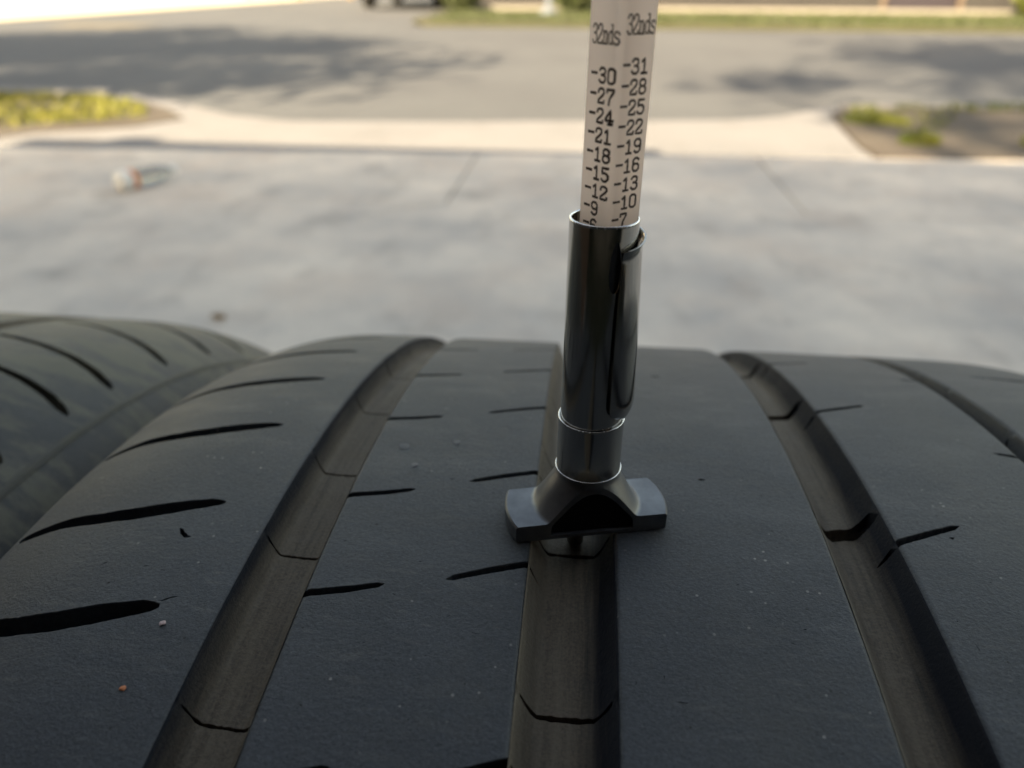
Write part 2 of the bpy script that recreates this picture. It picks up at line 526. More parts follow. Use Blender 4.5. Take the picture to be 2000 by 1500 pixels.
def blades(name, spots, m, h, w, parent=None, **kw):
    verts, faces = [], []
    for x, y, s in spots:
        a = random.uniform(0, 2 * PI); b = random.uniform(0, 2 * PI)
        hh = h * s * random.uniform(0.5, 1.2)
        dx, dy = math.cos(a) * w, math.sin(a) * w
        lx, ly = math.cos(b) * hh * random.uniform(0.1, 0.8), math.sin(b) * hh * random.uniform(0.1, 0.8)
        n = len(verts)
        verts += [(x - dx, y - dy, -0.005), (x + dx, y + dy, -0.005), (x + lx * .45 + dx * .7, y + ly * .45 + dy * .7, hh * .6),
                  (x + lx * .45 - dx * .7, y + ly * .45 - dy * .7, hh * .6), (x + lx, y + ly, hh)]
        faces += [(n, n + 1, n + 2, n + 3), (n + 3, n + 2, n + 4)]
    return mesh_obj(name, verts, faces, m, parent, **kw)

def scatter(poly, n, dens=lambda x, y: 1.0, inset=0.0):
    x0 = min(p[0] for p in poly); x1 = max(p[0] for p in poly); y0 = min(p[1] for p in poly); y1 = max(p[1] for p in poly)
    out = []
    while len(out) < n:
        x, y = random.uniform(x0, x1), random.uniform(y0, y1)
        if in_poly(x, y, poly) and random.random() < dens(x, y): out.append((x, y, random.uniform(0.6, 1.2)))
    return out
gl = [(-6.5, 3.36), (-3.1, 3.42), (-2.84, 3.7), (-2.42, 3.98), (-2.52, 4.22), (-2.85, 4.55), (-3.2, 4.72), (-6.5, 4.73)]
def gd(x, y):
    return max(0.03, min(1, 1.4 * noise.noise(Vector((x * 1.6, y * 2.2, 3))) + 0.75 + (y - 4.1) * 0.5))
blades('grass', scatter(gl, 8500, gd), M_grass, 0.036, 0.004, kind='stuff', label='sunlit yellow green grass on the verge left of the driveway apron')
gr = [(1.42, 3.5), (7, 3.7), (7, 5.7), (1.55, 4.78)]
def gd2(x, y):
    k = noise.noise(Vector((x * 2.4, y * 3.0, 9)))
    edge = 1.0 if y > 4.72 + (x - 1.5) * 0.06 else 0.0
    e2 = 0.9 if x < 1.62 + 0.25 * k and y > 4.2 else 0
    return max(0.0, min(1, (k - 0.25) * 2.5)) * 0.5 + edge * 0.7 + e2 * 0.5
blades('weeds', scatter(gr, 3200, gd2), M_weed, 0.045, 0.006, kind='stuff', label='sparse green weeds on bare dirt right of the driveway apron')

# low weed clumps one can tell apart on the right hand dirt
for k, (x, y, s, lb) in enumerate([(1.58, 4.35, 0.17, 'yellow green weed clump at the left tip of the right hand dirt patch'),
                                   (1.60, 3.75, 0.09, 'low weed clump at the near left corner of the right hand dirt patch'),
                                   (2.18, 3.75, 0.11, 'small bright weed clump in the middle of the bare dirt'),
                                   (2.72, 4.45, 0.15, 'larger weed clump on the dirt at the right edge of the photo')]):
    sp = []
    for q in range(420):
        a = random.uniform(0, 2 * PI); r = s * math.sqrt(random.random())
        sp.append((r * math.cos(a), r * math.sin(a) * 0.8, 1.3 - r / s * 0.7))
    o = blades('weed_clump', sp, M_weed, 0.055, 0.006, label=lb, cat='weed', group='weed clumps on the right hand dirt')
    o.location = (x, y, 0.002)

# ---- far side of the street
poly_slab('far_verge', [(-2.55, 12.34), (60, 12.34), (60, 17.2), (-2.97, 17.2), (-2.92, 13.3)], 0.02, 0.15, M_far, kind='structure')
fg = [(-2.5, 12.4), (13, 12.4), (13, 16.4), (-2.7, 16.4)]
blades('grass', scatter(fg, 16000), M_lawn, 0.09, 0.01, kind='stuff', label='dark green lawn strip along the far side of the street')
poly_slab('far_pavement', [(-60, 11.6), (-9.5, 12.2), (-8.6, 19.5), (-7.9, 27), (-7.0, 60), (-60, 60)], -0.02, 0.05, M_walk, kind='structure')
# patch in the road, upper left
poly_slab('road_patch', [(-8.0, 11.3), (-6.7, 11.3), (-6.6, 12.1), (-8.1, 12.1)], -0.031, 0.01,
          mat('dark_patch', (0.11, 0.10, 0.08), 0.9)[0], kind='structure')

# house across the street
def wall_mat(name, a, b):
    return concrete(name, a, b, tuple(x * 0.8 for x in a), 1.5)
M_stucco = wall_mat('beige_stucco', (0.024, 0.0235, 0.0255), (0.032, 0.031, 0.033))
M_roof = mat('brown_shingle', (0.11, 0.08, 0.065), 0.85)[0]
M_doord = mat('dark_door', (0.022, 0.018, 0.026), 0.5)[0]
M_trim = mat('tan_trim', (0.10, 0.075, 0.06), 0.6)[0]
M_glass = mat('window_glass', (0.03, 0.04, 0.05), 0.08)[0]
hs = thing('house', (4.0, 20.0, 0.0), 'beige stucco house across the street with a dark door, only the wall foot in view', 'house')
bm = bmesh.new()
for (x0, x1, z0, z1) in [(-6.6, 1.75, 0, 2.6), (3.15, 3.9, 0, 2.6), (3.9, 9, 0, 2.6), (1.75, 3.15, 2.1, 2.6)]:
    add_box(bm, ((x0 + x1) / 2, -2.9, (z0 + z1) / 2), (x1 - x0 - 0.001, 0.2, z1 - z0))
add_box(bm, (-6.5, 0.1, 1.3), (0.2, 5.8, 2.6)); add_box(bm, (8.9, 0.1, 1.3), (0.2, 5.8, 2.6)); add_box(bm, (1.2, 3.1, 1.3), (15.0, 0.2, 2.6))
bm_obj('wall', bm, M_stucco, hs)
bm = bmesh.new()
a = [bm.verts.new(p) for p in [(-7.1, -3.5, 2.55), (9.5, -3.5, 2.55), (9.5, 3.7, 2.55), (-7.1, 3.7, 2.55), (-5, 0.1, 4.3), (7.4, 0.1, 4.3)]]
for f in [(0, 1, 5, 4), (1, 2, 5), (2, 3, 4, 5), (3, 0, 4), (3, 2, 1, 0)]: bm.faces.new([a[i] for i in f])
bm_obj('roof', bm, M_roof, hs)
bm = bmesh.new(); add_box(bm, (2.45, -2.86, 1.05), (1.38, 0.06, 2.1)); door = bm_obj('door', bm, M_doord, hs)
bm = bmesh.new(); add_tube(bm, [(2.98, -2.9, 1.0), (2.98, -2.96, 1.0)], [0.03, 0.035], 10); bm_obj('handle', bm, M_rim, door)
for x in (1.72, 3.18):
    bm = bmesh.new(); add_box(bm, (x, -3.02, 1.07), (0.09, 0.06, 2.14)); bm_obj('door_post', bm, M_trim, hs)
for x in (-4.2, -1.2, 6.2):
    bm = bmesh.new(); add_box(bm, (x, -3.01, 1.5), (1.4, 0.05, 1.1)); w = bm_obj('window', bm, M_trim, hs)
    bm = bmesh.new(); add_box(bm, (x, -3.04, 1.5), (1.24, 0.03, 0.94)); bm_obj('pane', bm, M_glass, w)
bm = bmesh.new(); add_box(bm, (1.2, -3.03, 0.05), (15.6, 0.05, 0.09)); bm_obj('foundation', bm, mat('grey_foundation', (0.2, 0.19, 0.18), 0.9)[0], hs)

# bushes and bits at the far house
def bush(name, loc, r, h, n, m, label, cat):
    t = thing(name, loc, label, cat)
    verts, faces = [], []
    for k in range(n):
        v = Vector((random.gauss(0, 1), random.gauss(0, 1), random.gauss(0, 1))).normalized() * random.uniform(0.55, 1.0)
        c = Vector((v.x * r, v.y * r, h * 0.5 + v.z * h * 0.5))
        s = r * 0.14
        a = Vector((random.gauss(0, 1), random.gauss(0, 1), random.gauss(0, 1))).normalized() * s
        b = a.cross(Vector((random.gauss(0, 1), random.gauss(0, 1), 1))).normalized() * s * 0.6
        i = len(verts)
        verts += [c - a, c + b, c + a, c - b]
        faces.append((i, i + 1, i + 2, i + 3))
    mesh_obj('foliage', verts, faces, m, t)
    bm = bmesh.new()
    for k in range(5):
        q = k * 1.26
        add_tube(bm, [(0, 0, -0.02), (math.cos(q) * r * .25, math.sin(q) * r * .25, h * .3), (math.cos(q) * r * .6, math.sin(q) * r * .6, h * .7)], [0.03, 0.02, 0.008], 6)
    bm_obj('stem', bm, M_bark, t)
    return t
bush('bush', (8.25, 16.1, 0.0), 0.5, 0.8, 900, M_weed, 'green bush right of the dark door across the street', 'bush')
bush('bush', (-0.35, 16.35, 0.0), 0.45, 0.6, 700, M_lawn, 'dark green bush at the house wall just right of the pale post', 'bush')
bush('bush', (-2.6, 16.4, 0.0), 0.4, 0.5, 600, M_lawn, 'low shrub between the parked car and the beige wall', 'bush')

pl, nt_, b_ = mat('pale_blue_paint', (0.10, 0.125, 0.16), 0.5)
po = thing('utility_post', (-0.80, 15.4, 0.0), 'pale blue grey post standing on the lawn strip across the street', 'post')
bm = bmesh.new(); add_tube(bm, [(0, 0, 0.02), (0, 0, 1.1)], 0.06, 14); bm_obj('pipe', bm, pl, po)
bm = bmesh.new(); lathe(bm, [(0.001, 1.2), (0.05, 1.18), (0.085, 1.13), (0.085, 1.08), (0.06, 1.07)], 16); bm_obj('cap', bm, pl, po, smooth=True)
bm = bmesh.new(); lathe(bm, [(0.17, 0.0), (0.17, 0.06), (0.10, 0.1), (0.06, 0.13)], 16); bm_obj('collar', bm, pl, po, smooth=True)

bn = thing('wheelie_bin', (8.35, 14.6, 0.0), 'pale grey bin at the right edge of the photo across the street', 'bin')
bm = bmesh.new()
v = add_box(bm, (0, 0, 0.53), (0.56, 0.62, 0.94))
for q in v:
    if q.co.z < 0.3: q.co.x *= 0.82; q.co.y *= 0.8
bevel(bm_obj('bin_body', bm, pl, bn), 0.03, 3)
bm = bmesh.new(); add_box(bm, (0, 0, 1.03), (0.62, 0.7, 0.06)); bevel(bm_obj('lid', bm, pl, bn), 0.02, 3)
for x in (-0.24, 0.24):
    bm = bmesh.new(); add_tube(bm, [(x - 0.03, 0.27, 0.1), (x + 0.03, 0.27, 0.1)], 0.1, 18); bm_obj('wheel', bm, M_inner, bn)

# fence posts along the sunlit pavement, far left
fn = thing('low_fence', (-13.5, 24.0, -0.02), 'pale low fence on brown posts along the sunlit pavement, far left', 'fence')
for k in range(9):
    bm = bmesh.new(); add_box(bm, (-6 + k * 1.55, 0, 0.5), (0.13, 0.13, 1.0)); bm_obj('post', bm, mat('brown_post', (0.25, 0.17, 0.09), 0.8)[0] if k == 0 else bpy.data.materials['brown_post'], fn)
M_rail = mat('cream_paint', (0.72, 0.66, 0.52), 0.6)[0]
for z in (0.33, 0.62, 0.88):
    bm = bmesh.new(); add_box(bm, (0.2, 0.09, z), (13, 0.04, 0.16)); bm_obj('rail', bm, M_rail, fn)

# parked car
def build_car():
    c = thing('parked_car', (-4.25, 19.9, -0.035), 'dark car parked across the street, only its tyres and lower body in view', 'car', rz=PI / 2)
    paint = mat('dark_blue_paint', (0.012, 0.014, 0.022), 0.25)[0]
    prof = [(-2.15, 0.28), (-2.2, 0.62), (-2.1, 0.86), (-1.55, 0.95), (-1.15, 1.36), (-0.2, 1.44), (0.6, 1.38), (1.15, 0.98), (1.95, 0.86), (2.2, 0.6), (2.2, 0.26)]
    bm = bmesh.new()
    A = [bm.verts.new((x, -0.86 + (0.16 if z > 1.1 else 0), z)) for x, z in prof]
    B = [bm.verts.new((x, 0.86 - (0.16 if z > 1.1 else 0), z)) for x, z in prof]
    n = len(prof)
    bm.faces.new(A); bm.faces.new(B[::-1])
    for k in range(n): bm.faces.new((A[k], B[k], B[(k + 1) % n], A[(k + 1) % n]))
    bmesh.ops.triangulate(bm, faces=[f for f in bm.faces if len(f.verts) > 4])
    bevel(bm_obj('body', bm, paint, c), 0.05, 3)
    for s in (-1, 1):
        bm = bmesh.new()
        y = s * 0.79
        q = [bm.verts.new(p) for p in [(-1.35, y, 1.0), (-1.0, y - s * .06, 1.32), (0.5, y - s * .06, 1.32), (0.98, y, 1.0)]]
        f = bm.faces.new(q)
        bmesh.ops.solidify(bm, geom=[f], thickness=0.02)
        bm_obj('side_window', bm, M_glass, c)
        for x in (-1.35, 1.4):
            bm = bmesh.new()
            add_tube(bm, [(x, s * 0.70, 0.32), (x, s * 0.90, 0.32)], 0.32, 28)
            w = bm_obj('wheel', bm, M_inner, c)
            bm = bmesh.new()
            add_tube(bm, [(x, s * 0.895, 0.32), (x, s * 0.912, 0.32)], 0.2, 24)
            bm_obj('hub_cap', bm, M_pin, w)
    for x, nm, mm in ((-2.2, 'tail_light', mat('red_lens', (0.3, 0.01, 0.01), 0.2)[0]), (2.17, 'headlight', M_glass)):
        for s in (-1, 1):
            bm = bmesh.new(); add_box(bm, (x, s * 0.62, 0.68), (0.08, 0.34, 0.14)); bevel(bm_obj(nm, bm, mm, c), 0.02, 2)
    for x in (-2.2, 2.2):
        bm = bmesh.new(); add_box(bm, (x, 0, 0.36), (0.12, 1.66, 0.22)); bevel(bm_obj('bumper', bm, paint, c), 0.04, 3)
    return c
build_car()

# ---- the house behind the camera with its open garage: it shades the driveway
gh = thing('garage_house', (0.0, -1.1, 0.0), 'brown brick house with an open garage behind the camera, outside the photo', 'house')
M_brick = wall_mat('brown_brick', (0.13, 0.075, 0.05), (0.17, 0.10, 0.07))
M_dark = mat('garage_interior', (0.20, 0.155, 0.12), 0.9)[0]
HW0, HW1 = -4.2, 6.5
bm = bmesh.new()
for (x0, x1, z0, z1) in [(HW0, -1.9, 0, 2.7), (2.0, HW1, 0, 2.7), (-1.9, 2.0, 2.2, 2.7)]:
    add_box(bm, ((x0 + x1) / 2, -0.1, (z0 + z1) / 2), (x1 - x0 - 0.001, 0.2, z1 - z0))
bm_obj('wall', bm, M_brick, gh)
bm = bmesh.new()
for x in (HW0 + .1, HW1 - .1): add_box(bm, (x, -3.4, 1.35), (0.2, 6.4, 2.7))
add_box(bm, ((HW0 + HW1) / 2, -6.7, 1.35), (HW1 - HW0, 0.2, 2.7))
bm_obj('wall', bm, M_dark, gh)
bm = bmesh.new()
a = [bm.verts.new(p) for p in [(HW0 - .4, 0.86, 2.66), (HW1 + .4, 0.86, 2.66), (HW1 + .4, -7.2, 2.62), (HW0 - .4, -7.2, 2.62), (HW0 + 2, -3.4, 4.1), (HW1 - 2, -3.4, 4.1)]]
for f in [(0, 1, 5, 4), (1, 2, 5), (2, 3, 4, 5), (3, 0, 4), (3, 2, 1, 0)]: bm.faces.new([a[i] for i in f])
bm_obj('roof', bm, M_roof, gh)
M_cream = mat('cream_timber', (0.42, 0.34, 0.26), 0.7)[0]
for x in (-3.3, -2.6, -1.55, -0.95, 0.15, 0.7, 1.4, 2.7, 3.6):  # posts added to put vertical streaks into the barrel's reflection
    bm = bmesh.new(); add_box(bm, (x, -6.45, 1.3), (0.16, 0.3, 2.6)); bm_obj('streak_post', bm, M_cream, gh)
for x in (-1.8, 1.9):  # uprights added for the same reflected streaks
    bm = bmesh.new(); add_box(bm, (x, 0.03, 1.1), (0.16, 0.10, 2.2)); bm_obj('streak_jamb', bm, M_cream, gh)
poly_slab('garage_floor', [(HW0, -7.8), (HW1, -7.8), (HW1, -1.06), (HW0, -1.06)], -0.01, 0.08, M_dark, gh)
gh.children[-1].location = (0, 1.1, 0)

sw = thing('blocker_wall', (-1.25, -0.2, 0.0), 'unseen brown wall left of the tyres, added to block light', 'wall')  # added out of view to keep light from the left off the grooves
bm = bmesh.new(); add_box(bm, (0, 0, 1.0), (0.14, 1.7, 2.0)); bm_obj('blocker_body', bm, M_brick, sw)
bm = bmesh.new(); add_box(bm, (0, 0, 2.03), (0.2, 1.76, 0.06)); bm_obj('blocker_top', bm, M_dark, sw)

def tree(loc, cr, ch, cz, n, label):
    t = thing('tree', loc, label, 'tree')
    bm = bmesh.new()
    add_tube(bm, [(0, 0, -0.1), (0.05, 0.03, cz * .4), (0.1, -0.05, cz * .8), (0, 0, cz + ch * .3)], [0.22, 0.17, 0.12, 0.04], 10)
    for k in range(9):
        a = k * 2.4; z = cz * (0.6 + 0.05 * k)
        add_tube(bm, [(0.05, 0, z), (math.cos(a) * cr * .45, math.sin(a) * cr * .45, z + ch * .25), (math.cos(a) * cr * .85, math.sin(a) * cr * .85, z + ch * .4)], [0.09, 0.05, 0.015], 6)
    bm_obj('trunk', bm, M_bark, t)
    verts, faces = [], []
    cl = []
    for k in range(34):
        v = Vector((random.gauss(0, 1), random.gauss(0, 1), random.gauss(0, 1))).normalized() * (random.random() ** .4)
        cl.append((Vector((v.x * cr, v.y * cr, cz + v.z * ch * .5)), random.uniform(.3, .6) * cr * .55))
    for k in range(n):
        c0, r0 = random.choice(cl)
        v = Vector((random.gauss(0, 1), random.gauss(0, 1), random.gauss(0, .7))) * r0 * .55
        c = c0 + v
        s = random.uniform(.08, .14)
        a = Vector((random.gauss(0, 1), random.gauss(0, 1), random.gauss(0, 1))).normalized() * s
        b = a.cross(Vector((random.gauss(0, 1), random.gauss(0, 1), 1))).normalized() * s * .55
        i = len(verts)
        verts += [c - a, c + b, c + a, c - b]; faces.append((i, i + 1, i + 2, i + 3))
    mesh_obj('crown', verts, faces, M_leaf, t)
tree((-9.0, 0.4, 0), 3.3, 4.0, 5.2, 11000, 'leafy tree left of the garage house, outside the photo')
tree((-4.0, -9.0, 0), 2.9, 4.4, 12.2, 6000, 'tall leafy tree behind the garage house, outside the photo')

# litter on the driveway
bt = thing('plastic_bottle', (-1.635, 2.57, 0.0), 'small clear bottle with a white and orange end lying on the driveway', 'bottle', rz=math.radians(-24))
bt.scale = (1.15, 1.15, 1.15)
M_clear, ntc, bc = mat('thin_clear_plastic', (0.50, 0.50, 0.50), 0.12)
bc.inputs['Transmission Weight'].default_value = 0.75
M_white = mat('white_plastic', (0.8, 0.8, 0.78), 0.4)[0]
M_orange = mat('orange_label', (0.75, 0.26, 0.10), 0.5)[0]
def roll(prof, m, nm, par):
    bm = bmesh.new()
    lathe(bm, prof, 28)
    bmesh.ops.transform(bm, matrix=Matrix.Translation((0, 0, 0.031)) @ Matrix.Rotation(PI / 2, 4, 'X'), verts=bm.verts)
    return bm_obj(nm, bm, m, par, smooth=True)
roll([(0.001, 0.10), (0.022, 0.10), (0.029, 0.092), (0.030, 0.08), (0.0295, 0.045), (0.030, 0.01), (0.0295, -0.02), (0.028, -0.045), (0.018, -0.075), (0.013, -0.09)], M_clear, 'bottle_body', bt)
roll([(0.001, 0.104), (0.020, 0.104), (0.0305, 0.096), (0.0312, 0.088), (0.0312, 0.066)], M_white, 'bottle_foot', bt)
roll([(0.0308, 0.066), (0.0312, 0.064), (0.0312, 0.048), (0.0308, 0.046)], M_orange, 'orange_band', bt)
roll([(0.0150, -0.088), (0.0156, -0.09), (0.0156, -0.110), (0.014, -0.112), (0.001, -0.112)], M_white, 'cap', bt)

def leafbit(x, y, s, label, col):
    m = mat('dry_leaf', col, 0.8)[0]
    vs = []
    for k in range(10):
        a = 2 * PI * k / 10
        r = s * (1 + 0.25 * math.sin(3 * a)) * (0.6 if k % 2 else 1)
        vs.append((r * math.cos(a), r * math.sin(a) * 0.6, 0.004 + 0.006 * abs(math.sin(a))))
    vs.append((0, 0, 0.002)); vs += [(a, b, c - 0.0015) for a, b, c in vs]
    f = [(k, (k + 1) % 10, 10) for k in range(10)] + [((k + 1) % 10 + 11, k + 11, 21) for k in range(10)] + [(k, k + 11, (k + 1) % 10 + 11, (k + 1) % 10) for k in range(10)]
    o = mesh_obj('dry_leaf', vs, f, m, label=label, cat='leaf')
    o.location = (x, y, 0.002)
leafbit(-0.83, 1.41, 0.022, 'small curled orange brown leaf on the driveway above the left tyre', (0.32, 0.20, 0.10))
leafbit(0.62, 1.23, 0.016, 'tiny reddish brown leaf on the driveway behind the right shoulder of the tyre', (0.25, 0.15, 0.12))

# ------------------------------------------------------------------ tyres
R1 = 0.314395
MM = PI / 180 * R1 * 1000          # mm of tread per degree
def drop1(s):
    t = -50 - s - 15
    d = 0.0
    if t > 0: d += 0.001 * t ** 2.5
    t = s - 95
    if t > 0: d += 0.0003 * t * t
    if s > 126: d += 0.006 * (s - 126) ** 2.1
    return d
def P1(s, v, d):
    a = math.radians(v / MM)
    r = R1 - (drop1(s) + d) / 1000
    return Vector((s / 1000, r * math.sin(a), r * math.cos(a)))

def vgrid(mm):
    out = []
    a = -16.0
    while a < 34: out.append(a * mm); a += 0.28
    while a < 344: out.append(a * mm); a += 2.0
    out.append(344 * mm)
    return out
def close_ring(vs): return vs
def rib_us(u0, u1, step=2.2):
    n = max(2, int((u1 - u0 - 2) / step))
    mid = [u0 + 1.0 + (u1 - u0 - 2.0) * k / n for k in range(n + 1)]
    return [u0, u0 + .18, u0 + .4, u0 + .65] + mid + [u1 - .65, u1 - .4, u1 - .18, u1]

def nicks(u0, u1, n, cuts, mm):
    out = []
    rng = random.Random(u0 * 7 + 3)
    while len(out) < n:
        u, v = rng.uniform(u0 + 2.5, u1 - 2.5), rng.uniform(-9 * mm, 13 * mm)
        if any(min(p[0] for p in c) - 2 < u < max(p[0] for p in c) + 2 and min(p[1] for p in c) - 2 < v < max(p[1] for p in c) + 2 for c in cuts + out): continue
        a = rng.gauss(0.4, 0.8); l = rng.uniform(.12, .42) * (2 if rng.random() < .15 else 1); w = rng.uniform(.08, .22)
        out.append(slit([(u - l * math.cos(a), v - l * math.sin(a), w * .5), (u, v, w), (u + l * math.cos(a), v + l * math.sin(a) * .8, w * .4)], .2, .025))
    return out

def make_rib(parent, u0, u1, cuts, name, Pf, mm, m, edges=(True, True), depth=5.5, seed=0):
    if m is M_tread: cuts = cuts + nicks(u0, u1, int((u1 - u0) * 1.1), cuts, mm)
    def P(u, v, d):
        e = 0.0
        for on, dist in ((edges[0], u - u0), (edges[1], u1 - u)):
            if on and dist < 0.7: e += 0.42 * (1 - max(dist, 0) / 0.7) ** 2.2
        # slightly ragged moulded edge and a barely uneven surface
        q = 0.0
        for on, dist, sg in ((edges[0], u - u0, 1), (edges[1], u1 - u, -1)):
            if on and dist < 0.3:
                q += sg * 0.10 * abs(noise.noise(Vector((v * 1.1, u0, seed))))
        w = 0.10 * noise.noise(Vector((u * .05, v * .05, seed))) + 0.02 * noise.noise(Vector((u * .5, v * .5, seed)))
        return Pf(u + q, v, d + e + w)
    return sheet(name, rib_us(u0, u1), vgrid(mm), cuts, P, m, parent, depth=depth)

def make_groove(parent, u0, u1, cuts, dep, Pf, mm, m, power=0.6, cdepth=2.6, dirt=lambda x: (0.70 - x) / 0.5):  # dirt: brown dirt, and where it falls off, painted shade of the walls
    c, h = (u0 + u1) / 2, (u1 - u0) / 2
    us = [c + h * math.sin(PI / 2 * (k / 21 * 2 - 1)) for k in range(22)]
    us[0], us[-1] = u0, u1
    def P(u, v, d):
        x = (u - c) / h
        q = min(1.0, (1 - abs(x)) / power)
        base = dep * (1 - (1 - q) ** 1.35) if q < 1 else dep
        if u == u0 or u == u1: base = 0.25
        return Pf(u, v, max(base, 0.25) + d + 0.06 * noise.noise(Vector((u * .3, v * .12, 5))))
    o = sheet('tread_groove', us, vgrid(mm), cuts, P, m, parent, depth=cdepth, lip=0.1)
    o.data.attributes.new('dirt', 'FLOAT', 'POINT')  # mask mixes real dirt with shade painted onto the groove walls
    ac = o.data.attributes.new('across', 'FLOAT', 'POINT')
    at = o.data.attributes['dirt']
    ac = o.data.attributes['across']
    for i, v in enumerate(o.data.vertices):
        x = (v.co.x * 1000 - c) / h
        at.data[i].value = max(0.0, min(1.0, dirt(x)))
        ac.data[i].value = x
    return o

PITCH = 5.3
def extend(lst, pitch, lo=-15, hi=342):
    out = sorted(lst)
    a = out[-1]
    while a + pitch < 33: a += pitch; out.append(a)
    a = out[0]
    while a - pitch > lo: a -= pitch; out.insert(0, a)
    return out

def tyre_ring(parent, Pl, s0, s1, prof_l, prof_r, rad_l, rad_r, m_side):
    """sidewalls, beads and liner as lathes about the tyre's X axis; prof = [(s mm, radius mm)]"""
    def ring_mesh(prof, nm, m, par):
        verts, faces = [], []
        seg = 240
        for s, r in prof:
            for k in range(seg):
                a = 2 * PI * k / seg
                verts.append((s / 1000, r / 1000 * math.sin(a), r / 1000 * math.cos(a)))
        for i in range(len(prof) - 1):
            for k in range(seg):
                k2 = (k + 1) % seg
                faces.append((i * seg + k, i * seg + k2, (i + 1) * seg + k2, (i + 1) * seg + k))
        return mesh_obj(nm, verts, faces, m, par, smooth=True)
    ring_mesh(prof_l, 'sidewall', m_side, parent)
    ring_mesh(prof_r, 'sidewall', m_side, parent)
    for prof in (prof_l, prof_r):
        s, r = prof[-1]
        q = [(s + 7 * math.cos(a), r + 7 * math.sin(a)) for a in [k * PI / 5 for k in range(11)]]
        ring_mesh(q, 'bead', m_side, parent)
    inner = [(prof_l[-1][0] + 2, prof_l[-1][1])] + [(s + 9, r) for s, r in prof_l[-2:0:-1]] + [(prof_l[0][0] + 10, prof_l[0][1] - 13), (prof_r[0][0] - 10, prof_r[0][1] - 13)] + [(s - 9, r) for s, r in prof_r[1:-1]] + [(prof_r[-1][0] - 2, prof_r[-1][1])]
    ring_mesh(inner, 'inner_liner', M_inner, parent)

T1 = thing('tyre', (0, 0, R1), 'worn black tyre in the foreground with the tread depth gauge standing in its middle groove', 'tyre', 'tyres side by side on the driveway')
# cuts of the main tyre, (degrees) measured along the tread
S_ends = extend([-10.1, -4.95, -0.45, 4.8, 9.97, 15.3, 20.6], 5.2)
s_cuts = []
for a in S_ends:
    o = a * MM; j = random.uniform(-.3, .3)
    w = 1.0 if a > -3 else 1.15
    s_cuts.append(slit([(-62.8, o + .4, 1.2 * w), (-65.5, o - .1, 2.5 * w), (-72, o - 2.0, 3.4 * w), (-78, o - 3.6, 3.5 * w), (-85, o - 4.4, 3.2 * w), (-92, o - 4.1, 3.0 * w), (-98, o - 4.4, 2.6), (-103, o - 4.6, 2.0)], 0.7, 0.05, 0.5, 0.3))
s_cuts.append(slit([(-67.8, -1.75 * MM, .3), (-66.8, -1.97 * MM, .9), (-65.9, -2.12 * MM, .8), (-64.8, -2.15 * MM, .25)], .35, .09))
s_cuts.append(slit([(-63.2, -4.72 * MM, .25), (-61.6, -4.55 * MM, .3), (-60.8, -4.5 * MM, .1)], .4, .05))
make_rib(T1, -104, -53, s_cuts, 'shoulder_rib', P1, MM, M_tread, (False, True), seed=1)
B = extend([-9.5, -4.04, 0.44, 5.9, 11.17, 17.04], PITCH)
Cc = extend([-8.45, -2.27, 2.5, 7.89, 13.35, 18.9], PITCH)
c_cuts = []
for a in B:
    o = a * MM
    c_cuts.append(slit([(-42.5, o - .1, 1.5), (-41, o, 1.5), (-34, o + 1.5, 1.45), (-29.6, o + 2.8, 1.15), (-28.7, o + 3.1, .5)], .6, .05, 1, .4))
for a in Cc:
    o = a * MM
    c_cuts.append(slit([(-18.9, o - 4.7, .6), (-17.9, o - 4.3, 1.2), (-12, o - 2.0, 1.45), (-6, o, 1.5), (-5, o + .2, 1.5)], .6, .05, .4, 1))
make_rib(T1, -41.1, -5.85, c_cuts, 'tread_rib', P1, MM, M_tread, seed=2)
d_cuts = [slit([(25.2, 2.60 * MM, .3), (25.9, 2.66 * MM, .8), (26.8, 2.64 * MM, .3)], .3, .07),
          slit([(20.5, 13.0 * MM, .4), (21.9, 13.0 * MM, .9), (23.2, 13.1 * MM, .4)], .4, .07)]
make_rib(T1, 8.6, 45.3, d_cuts, 'tread_rib', P1, MM, M_tread, seed=3)
e_cuts = []
for a in (-9.4, -0.19, 9.06, 17.4, 26.5):
    o = a * MM
    e_cuts.append(slit([(56.5, o - .2, 1.5), (57.3, o, 1.5), (63, o + 2.6, 1.5), (68.7, o + 5.2, 1.3), (70.1, o + 5.8, .5)], .6, .06, 1, .3))
for a in (-2.9, 5.6, 14.6, 23.4):
    o = a * MM
    e_cuts.append(slit([(88.6, o + 1.6, .5), (89.6, o + 1.1, 1.1), (93.6, o, 1.2), (94.5, o, 1.2)], .6, .05, .3, 1))
e_cuts.append(slit([(66.9, 0.22 * MM, .3), (67.4, 0.2 * MM, .7), (67.9, 0.24 * MM, .3)], .3, .06))
make_rib(T1, 57.3, 93.2, e_cuts, 'tread_rib', P1, MM, M_tread, seed=4)
f_cuts = []
for a in (-1.5, 7.5, 16.5, 25.5):
    o = a * MM
    f_cuts.append(slit([(111, o, .6), (118, o - 1, 1.6), (130, o - 4, 1.8), (137, o - 8, 1.0)], .9, .05))
make_rib(T1, 98.6, 143, f_cuts, 'shoulder_rib', P1, MM, M_tread, (True, False), seed=5)
